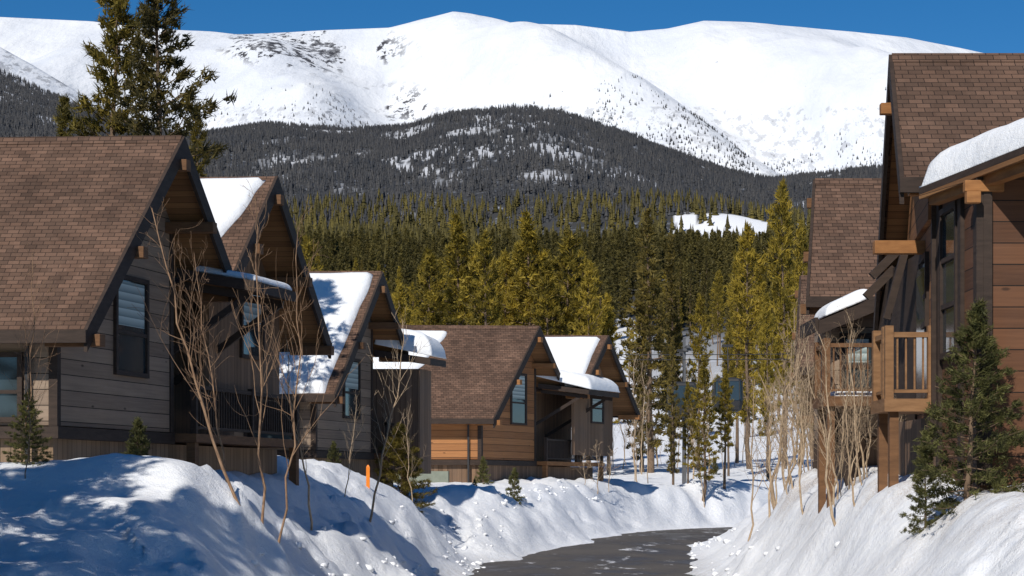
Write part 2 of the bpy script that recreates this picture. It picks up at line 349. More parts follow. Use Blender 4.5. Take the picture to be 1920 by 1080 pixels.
# ---------------------------------------------------------------- trees
def far_forest(name,x,y,z,h,mat,label,tiers=4,wf=.17):
    n=len(x); S=5; V=[];F=[];A=[]; base=0
    rot=rng.uniform(0,6.28,n); rad=h*wf*rng.uniform(.7,1.3,n); rv=rng.uniform(0,1,n)
    for t in range(tiers):
        z0=h*(.04+.9*t/tiers*.92); z1=h*min(1,.10+.9*(t+1.7)/tiers*.92) if t<tiers-1 else h
        r=rad*(1-t/tiers*.85)
        ang=rot[:,None]+t*.7+np.arange(S)*2*math.pi/S+rng.uniform(-.3,.3,(n,S)); rr=r[:,None]*rng.uniform(.6,1.3,(n,S))
        ring=np.stack([x[:,None]+np.cos(ang)*rr,y[:,None]+np.sin(ang)*rr,(z+z0)[:,None]+rng.uniform(-.06,.04,(n,S))*h[:,None]],2)
        top=np.stack([x+rng.uniform(-.1,.1,n),y,z+z1],1)[:,None,:]
        V.append(np.concatenate([ring,top],1).reshape(-1,3))
        i=(np.arange(n)*(S+1))[:,None]+base; k=np.arange(S)
        F.append(np.stack([i+k,i+(k+1)%S,np.broadcast_to(i+S,(n,S))],2).reshape(-1,3)); base+=n*(S+1)
        A.append(np.repeat(rv,S+1))
    me=fastmesh(name,np.concatenate(V),np.concatenate(F),mat,False,{'rnd':np.concatenate(A)})
    o=bpy.data.objects.new(name,me); link(o); o['kind']='stuff'; o['label']=label; o['category']='forest'; return o
def scatter(n,y0,y1,b=.31):
    y=np.sqrt(rng.uniform(y0*y0,y1*y1,n)); x=rng.uniform(-b,b,n)*y; keep=rng.uniform(0,1,n)<dens(x,y); return x[keep],y[keep]
x,y=scatter(80000,1040,2680); far_forest('hillside_forest',x,y,G(x,y)-.5,rng.uniform(4,8.5,len(x)),M['far'],'dense dark conifer forest covering a snowy hill',3,.18)
x,y=scatter(7500,640,1100); far_forest('lower_hillside_forest',x,y,G(x,y)-.5,rng.uniform(6.5,10.5,len(x)),M['mid'],'olive conifer wood on the lower slope',6,.19)
n=60000; y=rng.uniform(2950,4900,n); x=rng.uniform(-.3,.3,n)*y; z=mountz(x,y); px=960+K*x/y; py=910-(z-CH)/y*K
cr=crest(px); q=np.exp(-np.clip(cr-py,0,400)/45.)*np.where(px>1100,.9,.35)*(fbm(x/90,y/200,4,120)>.51)
q=np.maximum(q,.08*np.exp(-np.clip(cr-py,0,400)/60.)); k=rng.uniform(0,1,n)<q
far_forest('treeline_scrub',x[k],y[k],z[k]-.5,rng.uniform(4,10,k.sum()),M['far'],'scattered conifers at the snowy treeline',3,.22)

def tubes(paths,sides):
    V=[];F=[];base=0
    for P,R in paths:
        P=np.asarray(P,float); R=np.asarray(R,float); n=len(P)
        T=np.gradient(P,axis=0); T/=np.linalg.norm(T,axis=1)[:,None]+1e-9
        ref=np.array([1.,0,0]) if abs(T[0][0])<.8 else np.array([0,1.,0])
        A=np.cross(T,ref); A/=np.linalg.norm(A,axis=1)[:,None]; B=np.cross(T,A)
        an=np.arange(sides)*2*math.pi/sides
        ring=P[:,None]+R[:,None,None]*(np.cos(an)[None,:,None]*A[:,None]+np.sin(an)[None,:,None]*B[:,None])
        V.append(ring.reshape(-1,3)); i=np.arange(n-1)[:,None]*sides+base; k=np.arange(sides)
        F.append(np.stack([i+k,i+(k+1)%sides,i+sides+(k+1)%sides,i+sides+k],2).reshape(-1,4)); base+=n*sides
    return np.concatenate(V),np.concatenate(F)
def conifer(seed,H,crown0,Rmax,nb,ncl,nbl,bl,bw,droop,shape,leaf,irregular=.35):
    r=np.random.default_rng(seed)
    paths=[]; tp=np.linspace(0,1,9); wx=np.cumsum(r.normal(0,.004*H,9)); wy=np.cumsum(r.normal(0,.004*H,9)); wx[0]=wy[0]=0
    tr=.015*H; paths.append((np.stack([wx,wy,tp*H*.985-.3],1),tr*(1-tp*.93)))
    C=[];D=[];RV=[]
    side_bias=r.uniform(0,6.28); lump=r.uniform(.65,1.15,9)
    for i in range(nb):
        t=crown0+(1-crown0)*((i+r.uniform(0,1))/nb)**.9; u=(t-crown0)/(1-crown0)
        if shape=='pine': prof=math.sin(math.pi*min(1,max(0,(u*.84+.16))))**.7*(1-u*.40)
        elif shape=='broad': prof=(1-u)**.62*min(1,(u+.12)*5)
        else: prof=(1-u)**.85*min(1,(u+.12)*5)
        Lb=Rmax*prof*r.uniform(1-irregular,1+irregular*.6)
        if shape=='pine' or irregular>.4: Lb*=np.interp(u*8,range(9),lump)
        Lb=max(.05*Rmax,Lb); az=i*2.4+r.uniform(-.5,.5)
        Lb*=1+.15*math.cos(az-side_bias)
        up=droop+ (u-.3)*.8+r.uniform(-.2,.2)
        cx=np.interp(t,tp,wx); cy=np.interp(t,tp,wy); s=np.linspace(0,1,4)
        dx,dy=math.cos(az),math.sin(az)
        P=np.stack([cx+dx*Lb*s,cy+dy*Lb*s,t*H-.3+Lb*(up*s+.15*s*s)],1)
        paths.append((P,np.maximum(.006,tr*.28*(1-u*.7)*(1-s*.85))))
        m=max(3,int(ncl*(.35+Lb/Rmax)))
        for j in range(m):
            ss=r.uniform(.2,1.0)**.75; c=np.array([cx+dx*Lb*ss,cy+dy*Lb*ss,t*H-.3+Lb*(up*ss+.15*ss*ss)])
            spread=Lb*.18*(1.1-ss*.6)+bl*.2
            c=c+np.array([-dy,dx,0])*r.normal(0,spread)+np.array([0,0,r.normal(0,spread*.3)])
            out=np.array([dx,dy,up*.6+.15]); k=nbl
            dd=out[None]*.7+np.array([0,0,.25])+r.normal(0,.6,(k,3)); C.append(c+r.normal(0,bl*.28,(k,3))); D.append(dd); RV.append(np.full(k,r.uniform(0,1)))
    C.append(np.array([[wx[-1],wy[-1],H*.97-.3]])+r.normal(0,bl*.15,(nbl*2,3))*np.array([1,1,2])); D.append(np.array([0,0,1.])+r.normal(0,.35,(nbl*2,3))); RV.append(np.full(nbl*2,.5))
    C=np.concatenate(C);D=np.concatenate(D);RV=np.concatenate(RV); D/=np.linalg.norm(D,axis=1)[:,None]
    S=np.cross(D,r.normal(0,1,D.shape)); S/=np.linalg.norm(S,axis=1)[:,None]
    l=bl*r.uniform(.6,1.3,len(C))[:,None]; w=bw*r.uniform(.7,1.3,len(C))[:,None]
    V=np.stack([C-S*w-D*l*.3,C+S*w-D*l*.3,C+D*l],1).reshape(-1,3); F=np.arange(len(V)).reshape(-1,3)
    crown=fastmesh('crown',V,F,leaf,False,{'rnd':np.repeat(RV,3)})
    V,F=tubes(paths[:1],8); V2,F2=tubes(paths[1:],4)
    trunk=fastmesh('trunk',np.concatenate([V,V2]),np.concatenate([F,F2+len(V)]),M['bark'],True)
    return trunk,crown,H
def aspen(seed,H,nb,bark,spread=.5,thick=1.0):
    r=np.random.default_rng(seed); n=12; s=np.linspace(0,1,n)
    P=np.stack([np.cumsum(r.normal(0,.013*H,n)),np.cumsum(r.normal(0,.013*H,n)),s*H-.3],1); P[0,:2]=0
    R=(.0066*H*(1-s*.85)+.004)*thick; tk=[(P,R)]; br=[]
    def sub(p,d,Ln,rad,lev):
        m=5; t=np.linspace(0,1,m); q=[np.array(p)]; dd=np.array(d,float)
        for i in range(m-1):
            dd=dd+r.normal(0,.15,3)+np.array([0,0,.10]); dd/=np.linalg.norm(dd); q.append(q[-1]+dd*Ln/(m-1))
        br.append((np.array(q),np.maximum(.0035*thick,rad*(1-t*.75))))
        if lev<3:
            for k in range(int(r.integers(2,5)) if lev==1 else int(r.integers(0,3))):
                i=int(r.integers(1,m)); d2=dd+r.normal(0,.5,3); d2/=np.linalg.norm(d2); sub(q[i],d2,Ln*r.uniform(.3,.6),rad*.5,lev+1)
    for i in range(nb):
        t=.28+.70*(i+r.uniform(0,1))/nb; p=[np.interp(t,s,P[:,j]) for j in range(3)]
        az=i*2.4+r.uniform(-.6,.6); d=np.array([math.cos(az)*spread,math.sin(az)*spread,.8]); d/=np.linalg.norm(d)
        sub(p,d,H*.26*(1.2-t)*r.uniform(.6,1.4)+.12,(.0028*H*(1.2-t)+.002)*thick,1)
    V,F=tubes(tk,7); trunk=fastmesh('trunk',V,F,bark,True); V,F=tubes(br,3); crown=fastmesh('crown',V,F,bark,True)
    return trunk,crown,H
pines=[conifer(100+i,15,[.22,.3,.16,.34,.25][i],[2.4,2.1,2.6,2.0,2.3][i],68,10,11,.32,.052,.12,'pine',M['pine'],.45) for i in range(5)]
dpines=[conifer(200+i,15,[.12,.2,.1][i],[1.9,1.6,2.0][i],75,8,9,.32,.06,-.05,'cone',M['pine2'],.45) for i in range(3)]
tall=[conifer(300+i,15,.10,[2.6,2.5][i],100,14,14,.24,.028,.10,'broad',M['pine3'],.45) for i in range(2)]
talld=[conifer(310,15,.10,2.9,108,15,14,.23,.028,.10,'broad',M['pine2'],.45)]
spr=[conifer(400+i,3.4,.03,[1.2,1.05][i],90,15,15,.085,.0095,.04,'cone',M['spruce'],.32) for i in range(2)]
sprs=[conifer(420+i,1.6,.02,.6,60,9,10,.08,.013,.1,'cone',M['spruce'],.3) for i in range(2)]
ysp=[conifer(440,3.4,.03,1.3,90,13,12,.11,.014,.1,'cone',M['pine3'],.35)]
asp=[aspen(500+i,5,15,M['aspen'],.38,.85) for i in range(6)]
aspd=[aspen(520+i,5,18,M['aspend'],.5,.75) for i in range(3)]
shr=[aspen(540,2,16,M['aspen'],.9,1.2)]
def place(name,var,x,y,ztop,label,cat,group,wid=1.0,lean=(0,0),zb=None):
    z=g1(x,y) if zb is None else zb; tr,cr,H=var; s=(ztop-z)/(H*.985-.3) if ztop is not None else 1.0
    e=empty(name,(x,y,z),label,cat,group); e.rotation_mode='ZYX'; e.rotation_euler=(lean[0],lean[1],random.uniform(0,6.28)); e.scale=(s*wid,s*wid,s)
    for nme,md in (('trunk',tr),('crown',cr)):
        c=bpy.data.objects.new(nme,md); link(c); c.parent=e
    return e
def ptree(var,px,py,d,name='pine_tree',label='tall yellow green pine standing in snow',cat='tree',group='pines behind the houses',wid=1.0,lean=(0,0)):
    x,y,z=pos(px,py,d); return place(name,var,x,y,z,label,cat,group,wid,lean)
for i,(px,py,d,w) in enumerate([(755,545,118,.8),(800,478,122,.9),(828,500,135,.9),(862,415,125,.95),(893,470,140,.9),(915,446,120,.8),(945,482,128,.9),(972,470,138,.8),(995,410,126,1.0),(1030,500,122,.9),(1065,444,124,1.0),(1088,480,140,.8),(1108,505,120,.8),(1142,560,123,.8),(1382,480,140,.6),(1405,432,132,.7),(1470,352,130,.62),(1500,430,138,.7),(1366,610,121,.55),(1440,560,115,.6),(1310,560,130,.65),(1525,470,150,.9),(1318,680,101,.85),(1358,700,103,.9),(1290,720,102,.7),(575,455,110,.7),(640,520,112,.8)]):
    ptree(pines[i%5],px,py,d,wid=w)
for i,(px,py,d,w) in enumerate([(1220,405,124,1.0),(1262,452,130,.8),(1205,560,126,.8),(1262,640,101,.6)]):
    ptree(dpines[i%3],px,py,d,label='slender dark brownish green conifer standing in snow',wid=w)
ptree(tall[0],205,-12,58,label='tall sunlit pine rising behind a brown roof'); ptree(talld[0],308,-50,56,label='tall dark conifer rising behind a brown roof'); ptree(tall[1],380,215,60,wid=.7,label='smaller yellow green pine behind a brown roof')
ptree(tall[1],135,200,70,wid=.8,label='yellow green pine behind a brown roof')
cnt=0
while cnt<200:
    d=math.sqrt(random.uniform(165**2,380**2)); b=random.uniform(-.14,.17); 
    if d<290 and 0.045<b<.115 and random.random()<.8: continue
    if float(dens(np.array([b*d]),np.array([d]))[0])<.5: continue
    x=b*d; z=g1(x,d); place('pine_tree',random.choice(pines+pines+dpines+dpines),x,d,z+random.uniform(9.5,14.5),'conifer in the snowy wood behind the houses','tree','conifers in the wood',random.uniform(.6,.85)); cnt+=1
def gn_wood(name,pts,sc,rot,src,label):
    me=bpy.data.meshes.new(name); me.from_pydata([tuple(p) for p in pts],[],[])
    for k,a in (('sc',sc),('rz',rot)):
        at=me.attributes.new(k,'FLOAT','POINT'); at.data.foreach_set('value',np.asarray(a,np.float32))
    o=bpy.data.objects.new(name,me); link(o); o['kind']='stuff'; o['label']=label; o['category']='forest'
    ng=bpy.data.node_groups.new(name,'GeometryNodeTree'); ng.interface.new_socket('Geometry',in_out='INPUT',socket_type='NodeSocketGeometry'); ng.interface.new_socket('Geometry',in_out='OUTPUT',socket_type='NodeSocketGeometry')
    gi=ng.nodes.new('NodeGroupInput'); go=ng.nodes.new('NodeGroupOutput'); ip=ng.nodes.new('GeometryNodeInstanceOnPoints')
    oi=ng.nodes.new('GeometryNodeObjectInfo'); oi.inputs[0].default_value=src; oi.inputs['As Instance'].default_value=True
    a1=ng.nodes.new('GeometryNodeInputNamedAttribute'); a1.data_type='FLOAT'; a1.inputs[0].default_value='sc'
    a2=ng.nodes.new('GeometryNodeInputNamedAttribute'); a2.data_type='FLOAT'; a2.inputs[0].default_value='rz'
    cx=ng.nodes.new('ShaderNodeCombineXYZ')
    l=ng.links.new; l(gi.outputs[0],ip.inputs['Points']); l(oi.outputs['Geometry'],ip.inputs['Instance']); l(a1.outputs[0],ip.inputs['Scale']); l(a2.outputs[0],cx.inputs[2]); l(cx.outputs[0],ip.inputs['Rotation']); l(ip.outputs[0],go.inputs[0])
    o.modifiers.new('wood','NODES').node_group=ng
woodsrc=[]
for i in range(3):
    c=conifer(600+i,10,.08,1.4,55,7,6,.45,.11,0,'cone' if i<2 else 'pine',M['mid'])
    x,y=[(-40,330),(42,345),(70,350)][i]; e=place('pine_tree',c,x,y,g1(x,y)+9.55,'conifer in the snowy wood behind the houses','tree','conifers in the wood'); woodsrc.append([k for k in e.children if k.name.startswith('crown')][0])
for i in range(3):
    x,y=scatter(1250,350,780,.29); gn_wood('conifer_wood',np.stack([x,y,G(x,y)-.3],1),rng.uniform(.7,1.2,len(x)),rng.uniform(0,6.28,len(x)),woodsrc[i],'dense green conifer wood in the valley')
for i,(x,y,h,w) in enumerate([(-7.6,13,12,1.25),(-8.2,16.5,13,1.2),(-8.8,20,12,1.1),(-9.5,24,13,1.1),(-10.5,28,13,1.1),(-9.8,15,14,1.3),(-6.6,10,11,1.15),(-11,20,14,1.2),(-12,25,14,1.1)]):  # unseen pines left of the view, placed to shade the snowbank
    place('pine_tree',(tall+talld)[i%3],x,y,h,'tall unseen pine shading the snowbank','tree','unseen roadside pines',w)

# near vegetation
GA='bare aspen saplings by the road'
for i,(px,py,d,ln,w) in enumerate([(452,368,31,(0,-.30),1.0),(492,380,33,(0,0),.8),(515,430,32,(0,.02),.7),(430,480,34,(0,-.16),.8),(580,640,44,(0,-.15),1.0),(690,600,50,(0,.05),1.0),(40,480,31,(0,.1),.8),(48,600,30,(0,0),.7),(640,740,52,(0,.1),.9),(775,760,62,(0,0),.9)]):
    x,y,z=pos(px,py,d); place('aspen_tree',(aspd if i in(0,1,2,3,6,7) else asp)[i%3],x,y,z,'bare leafless aspen sapling in snow','tree',GA,w,ln)
def offroad(x,y): return abs(x-float(xc(np.array([y]))[0]))>RW+1.6
cnt=0
while cnt<50:
    px=random.choice([1385,1410,1440,1470,1490,1500,1540,1560,1570,1590,1600,1620,1650,1690])+random.uniform(-26,26); d=random.uniform(42,66) if px<1560 else random.uniform(34,42); py=random.uniform(580,800)
    x,y,z=pos(px,py,d)
    if not offroad(x,y): continue
    place('aspen_tree',asp[cnt%6],x,y,z,'pale leafless aspen sapling in a thicket on snow','tree','aspen thicket',random.uniform(.8,1.5),(random.uniform(-.05,.05),random.uniform(-.12,.12))); cnt+=1
cnt=0
while cnt<26:
    px=random.uniform(1150,1400); d=random.uniform(100,140); py=random.uniform(660,820)
    x,y,z=pos(px,py,d)
    if not offroad(x,y) or z-g1(x,y)<1.5: continue
    place('aspen_tree',asp[cnt%6],x,y,z,'pale leafless aspen in snow below the pines','tree','aspens below the pines',random.uniform(.8,1.2),(0,random.uniform(-.06,.06))); cnt+=1
for px,py,d in [(1120,835,90),(1098,850,89),(1140,845,92)]:
    x,y,z=pos(px,py,d); place('aspen_tree',shr[0],x,y,z,'small bare shrub against a cedar wall','shrub','bare shrubs',1.0)
x,y,z=pos(1815,578,27.4); place('spruce_tree',spr[0],x,y,z,'young green spruce on a dirty snowbank','tree','young spruces',1.1,(0,.05))
x,y,z=pos(1735,815,27.6); place('spruce_tree',spr[1],x,y,z,'low young spruce on a dirty snowbank','tree','young spruces',.9)
x,y,z=pos(55,735,31); place('spruce_tree',spr[1],x,y,z,'small dark spruce against the house','tree','young spruces',1.2)
x,y,z=pos(752,800,64); place('spruce_tree',ysp[0],x,y,z,'young yellow green spruce beside the house','tree','young spruces',1.2)
for px,py,d in [(890,898,74),(965,880,75),(905,858,84),(258,790,37),(625,830,58),(1340,860,125),(1352,900,120)]:
    x,y,z=pos(px,py,d); place('spruce_tree',sprs[px%2],x,y,z,'small spruce poking out of snow','tree','small spruces',.85)
def clods(n):
    import bmesh
    bm=bmesh.new(); bmesh.ops.create_icosphere(bm,subdivisions=2,radius=1); bv=np.array([v.co[:] for v in bm.verts]); bf=np.array([[v.index for v in f.verts] for f in bm.faces]); bm.free()
    V=[];F=[];b=0
    for i in range(n):
        y=math.sqrt(random.uniform(14**2,90**2)); left=random.random()<.7; c=float(xc(np.array([y]))[0])
        off=RW+abs(random.gauss(0,1.0))+.1; x=c-off if left else c+off; s=random.uniform(.03,.09)*(1 if random.random()<.93 else 1.8)
        q=bv*(1+.5*(vn(bv[:,0]*2+i*3,bv[:,1]*2+bv[:,2]*1.7,i)-.5)[:,None]*2)*np.array([random.uniform(.8,1.4),random.uniform(.8,1.3),random.uniform(.55,.9)])*s
        V.append(q+np.array([x,y,g1(x,y)+s*.05])); F.append(bf+b); b+=len(bv)
    me=fastmesh('snow_clods',np.concatenate(V),np.concatenate(F),M['clod'],True); o=bpy.data.objects.new('snow_clods',me); link(o); o['kind']='stuff'; o['label']='loose snow lumps on ploughed banks'; o['category']='snow'
clods(320)

# ---------------------------------------------------------------- houses
def window(par,Fn,u0,u1,z0,z1,blind=True,bars=1,out=0.0):
    f=MB(); t=.09
    f.box((u0-t,-.02+out,z0-t),(u1+t,.07+out,z0),Fn); f.box((u0-t,-.02+out,z1),(u1+t,.07+out,z1+t),Fn)
    f.box((u0-t,-.02+out,z0),(u0,.067+out,z1),Fn); f.box((u1,-.02+out,z0),(u1+t,.067+out,z1),Fn)
    for i in range(bars):
        zz=z0+(z1-z0)*(.42 if bars==1 else (i+1)/(bars+1)); f.box((u0,.0+out,zz-.035),(u1,.055+out,zz+.035),Fn)
    p=MB(); p.box((u0+.001,-.01+out,z0+.001),(u1-.001,.02+out,z1-.001),Fn); w=p.obj('window',M['glass'],par)
    fo=f.obj('frame',M['trim']); fo.parent=w
    if blind:
        b=MB(); b.box((u0+.05,.0+out,z0+(z1-z0)*.50),(u1-.05,.026+out,z1-.03),Fn); bo=b.obj('blind',M['blind']); bo.parent=w
    return w
def slab(mb,F,a0,z0,a1,z1,b0,b1,off,th):
    mb.hexa([F(a0,b0,z0-off-th),F(a1,b0,z1-off-th),F(a1,b1,z1-off-th),F(a0,b1,z0-off-th),F(a0,b0,z0-off),F(a1,b0,z1-off),F(a1,b1,z1-off),F(a0,b1,z0-off)])
def house(O,gx,side,ry,za=9.6,w=4.2,wf=2.4,aB=5.1,bB=0,farB=3.5,depth=11,zb=3.7,z0=1.2,side_m='side_grey',vert='vert_brown',beam='beamd',base='vert_tan',canopy=1.1,cw=None,win=(-1.2,.1,4.85,6.65),label='',sidewin=True,bw=.8,zaB=None,garage=False,purlins=True,porch=True,brace=True):
    F=lambda a,b,z:(O[0]+a*gx+b*side,O[1]+a+b*ry,z)
    H=empty('house',F(0,0,2.6),label,'house','timber houses along the road')
    zaB=za if zaB is None else zaB
    R=MB(); S=MB(); T=MB(); PB=MB()
    segs=[(0,za,-w,za-w,0),(0,za,wf,za-wf,0)]
    if aB: segs+=[(aB,zaB,wf+.02,zaB-(aB-wf)+.02,bB),(aB,zaB,aB+farB,zaB-farB,bB)]
    for a0,zz0,a1,zz1,b0 in segs:
        slab(R,F,a0,zz0,a1,zz1,b0,depth,0,.09); slab(S,F,a0,zz0,a1,zz1,b0+.06,depth-.05,.093,.07)
        slab(T,F,a0,zz0+.012,a1+(-.03 if a1<a0 else .03),zz1+.012,b0-.07,b0-.003,0,.42)
        sg=-1 if a1<a0 else 1
        if not(aB and (abs(a1-wf)<.1)):
            T.box((min(a1+sg*.02,a1+sg*.1),b0-.07,zz1-.24),(max(a1+sg*.02,a1+sg*.1),depth,zz1-.01),F)
        for fr in (.03,.5,.93):
            aa=a0+(a1-a0)*fr; zz=zz0+(zz1-zz0)*fr
            if fr==.03 and sg==1: continue
            PB.box((aa-.11,b0-.2,zz-.58),(aa+.11,b0+bw+.02,zz-.36),F)
    T2=MB(); T2.hexa([F(-.16,-.02,za-.14),F(.16,-.02,za-.14),F(.16,depth,za-.14),F(-.16,depth,za-.14),F(-.02,-.02,za+.03),F(.02,-.02,za+.03),F(.02,depth,za+.03),F(-.02,depth,za+.03)])
    roof=R.obj('roof',M['shingle'],H)
    for mb,nm,mt in ((S,'soffit',M['soffit']),(T,'fascia',M['trim']),(T2,'ridge_cap',M['shingle'])):
        c=mb.obj(nm,mt); c.parent=roof
    if purlins: PB.parts('roof_beam',M[beam],H,bevel=.01)
    al=-w+.6; ar=1.4; u=.17
    W=MB(); W.prism([(al,zb),(ar,zb),(ar,za-ar-u),(0,za-u),(al,za+al-u)],bw,bw+.15,F)
    W.box((al,bw+.152,zb),(al+.15,depth-.4,za+al-u-.03),F)
    W.obj('wall',M[side_m],H)
    C=MB(); C.box((al-.03,bw-.03,zb-.02),(al+.11,bw+.13,za+al-u-.02),F); C.box((ar-.1,bw-.03,zb),(ar+.04,bw+.19,za-ar-u-.02),F)
    C.box((al-.06,bw-.06,zb-.24),(ar+.04,bw+.2,zb-.022),F); C.box((al-.06,bw+.202,zb-.24),(al+.2,depth-.4,zb-.022),F)
    C.obj('corner_trim',M['trim'],H)
    V=MB(); e=(aB+farB-.8) if aB else wf+1.6
    if aB:
        V.prism([(ar+.05,zb),(e,zb),(e,zaB-(e-aB)-u),(aB,zaB-u),(wf,zaB-(aB-wf)-u-.02),(ar+.05,za-ar-.05-u)],2.0,2.15,F)
        V.prism([(aB-1.5,zb+.3),(e,zb+.3),(e,zaB-(e-aB)-u),(aB,zaB-u),(aB-1.5,zaB-1.5-u)],bw+bB+.1,bw+bB+.24,F)
    else:
        V.prism([(ar+.05,zb),(e,zb),(e,za-min(e,wf)-u-.05),(wf*.98,za-wf-u),(ar+.05,za-ar-.05-u)],2.0,2.15,F)
    V.box((e-.15,2.152,zb-1.2),(e,depth-.4,za-wf-1.2),F)
    V.obj('boarded_wall',M[vert],H)
    Bk=MB(); Bk.box((al,depth-.39,z0),(e,depth-.25,za-w),F); Bk.prism([(al,za-w),(min(e,wf),za-w),(min(e,wf),za-min(e,wf)-u),(0,za-u),(al,za+al-u)],depth-.39,depth-.25,F); Bk.obj('back_wall',M[side_m],H)
    Bs=MB(); Bs.box((al+.12,bw+.12,z0),(e-.1,depth-.45,zb-.242),F); Bs.obj('base_wall',M[base],H)
    Fg=lambda uu,n,z:F(uu,bw-n,z); window(H,Fg,*win)
    Fs=lambda uu,n,z:F(al-n,uu,z)
    if sidewin: window(H,Fs,1.5,2.9,zb+.15,zb+1.25,blind=False)
    if aB:
        Fb=lambda uu,n,z:F(uu,bw+bB+.1-n,z); window(H,Fb,aB+.3,aB+1.5,5.6,7.1)
    if porch:
        D=MB(); D.box((2.3,1.93,zb+.02),(3.25,1.998,zb+2.1),F); d=D.obj('door',M['trim'],H); hn=MB(); hn.box((2.38,1.87,zb+1.0),(2.42,1.93,zb+1.14),F); h=hn.obj('handle',M['steel']); h.parent=d
        P=MB(); P.box((ar+.06,.3,zb-.2),(e-.2,1.98,zb-.02),F)
        for aa in (ar+.2,(e-.3)): P.box((aa-.09,.35,1.5),(aa+.09,.53,zb-.21),F)
        P.obj('porch',M[beam],H)
        Rl=MB(); Rl.box((ar+.1,.34,zb+.92),(e-.3,.42,zb+1.0),F); Rl.box((ar+.1,.35,zb+.08),(e-.3,.41,zb+.14),F)
        aa=ar+.12
        while aa<e-.3: Rl.box((aa,.36,zb+.14),(aa+.035,.40,zb+.92),F); aa+=.14
        for aa in (ar+.1,(ar+e)/2,e-.4): Rl.box((aa,.32,zb-.02),(aa+.1,.44,zb+1.06),F)
        Rl.obj('railing',M['trim'],H)
    if canopy:
        Cn=MB(); ca,cb=wf-.5,(cw if cw else (aB if aB else wf+1.2)+.1); zi=za-wf-.02
        Cn.hexa([F(ca,.9,zi-.22),F(ca,-canopy,zi-.5),F(cb,-canopy,zi-.5),F(cb,.9,zi-.22),F(ca,.9,zi),F(ca,-canopy,zi-.28),F(cb,-canopy,zi-.28),F(cb,.9,zi)])
        Cn.obj('canopy',M['trim'],H)
        if brace:
            Br=MB(); 
            for aa in (ca+.3,cb-.3):
                Br.bar(F(aa,-canopy+.2,zi-.58),F(aa,.9,zi-.33),.16); Br.bar(F(aa,-canopy*.6,zi-.6),F(aa,1.9,zi-2.3),.14)
            Br.parts('bracket',M['trim'],H)
    Gp=MB(); Gp.bar(F(al-.08,bw+.5,zb-1.2),F(al-.08,bw+.5,za-w-.25),.08); Gp.obj('downpipe',M['metal'],H)
    if garage:
        Gd=MB(); Gd.box((al+.03,2.2,1.7),(al+.118,5.0,zb-.5),F); Gd.obj('garage_door',M['garage'],H)
    return F,H
def snow_sheet(P00,P10,P11,P01,T,label,wav=.25,n=44,seed=0,edge=.16):
    """s runs down the slope from the ridge edge (kept straight); t runs along the roof."""
    P=[np.array(p,float) for p in (P00,P10,P11,P01)]; s,t=np.meshgrid(np.linspace(0,1,n),np.linspace(0,1,n),indexing='ij')
    lu=np.linalg.norm(P[1]-P[0]); lv=np.linalg.norm(P[3]-P[0])
    Q=((1-s)*(1-t))[...,None]*P[0]+(s*(1-t))[...,None]*P[1]+(s*t)[...,None]*P[2]+((1-s)*t)[...,None]*P[3]
    du=(P[1]-P[0])/lu; dv=(P[3]-P[0])/lv
    ws=(fbm(t*lv*.7+seed,s*0+seed*3.1,3,seed)-.5)*2*wav; wt=(fbm(s*lu*.7+seed*2,t*0+seed,3,seed+5)-.5)*2*wav
    Q=Q+du*(ws*s*s)[...,None]*1.6+dv*(wt*(1-t))[...,None]*1.2
    e=np.minimum(np.minimum(s,1-s)*lu,np.minimum(t,1-t)*lv); prof=np.sqrt(np.clip(1-(1-np.clip(e/(edge+T*.5),0,1))**2,0,1))
    th=T*prof*(.85+.4*(fbm(Q[...,0]*.6,Q[...,1]*.6+Q[...,2],3,seed)-.3))+.01
    top=Q+np.array([0,0,1.])*th[...,None]
    bot=Q-np.array([0,0,.03]); N=n*n
    V=np.concatenate([top.reshape(-1,3),bot.reshape(-1,3)]); F=gridfaces(n,n); Fb=F[:,::-1]+N
    i=np.arange(N).reshape(n,n); rim=np.concatenate([i[0,:],i[1:,-1],i[-1,-2::-1],i[-2:0:-1,0]]); r2=np.roll(rim,-1)
    Fs=np.stack([rim,rim+N,r2+N,r2],1)
    me=fastmesh('roof_snow',V,np.concatenate([F,Fb,Fs]),M['snow'],True); o=bpy.data.objects.new('roof_snow',me); link(o)
    o['label']=label; o['category']='snow'; o['group']='snow lying on roofs'
F1,H1=house((-6.64,40),.25,-1,.06,canopy=.75,cw=4.4,label='brown shingled timber house with grey siding and twin gables')
def on(F,apex,a0,a1,b0,b1,za=9.6,off=.01,b0low=None):
    bl=b0 if b0low is None else b0low
    return (F(a0,b0,za-abs(a0-apex)+off),F(a1,bl,za-abs(a1-apex)+off),F(a1,b1,za-abs(a1-apex)+off),F(a0,b1,za-abs(a0-apex)+off))
snow_sheet(*on(F1,5.1,4.98,2.6,.15,5.5,b0low=.75),.14,'smooth white snow sheet on a brown shingled roof',.12,seed=3)
snow_sheet(F1(2.1,.6,7.17),F1(4.3,.6,7.17),F1(4.3,-.68,6.95),F1(2.1,-.68,6.95),.12,'thin snow strip on a porch canopy',.03,seed=4,edge=.1)
F3,H3=house((-4.29,65.3),.28,-1,0.0,aB=None,canopy=1.0,cw=3.6,brace=False,label='brown shingled timber house with one steep gable and snowy roof')
X=MB(); X.box((2.2,-.55,3.0),(3.4,1.98,6.55),F3); X.obj('entry_wall',M['vert_brown'],H3)
snow_sheet(*on(F3,0,-.12,-4.18,.2,7.5,b0low=.3),.18,'wide snow sheet dappled by tree shadows on a roof',.06,seed=7)
snow_sheet(F3(1.9,.9,7.4),F3(3.55,.9,7.4),F3(3.55,-1.05,6.99),F3(1.9,-1.05,6.99),.75,'thick rounded snow slab on a porch canopy',.08,seed=8,edge=.35)
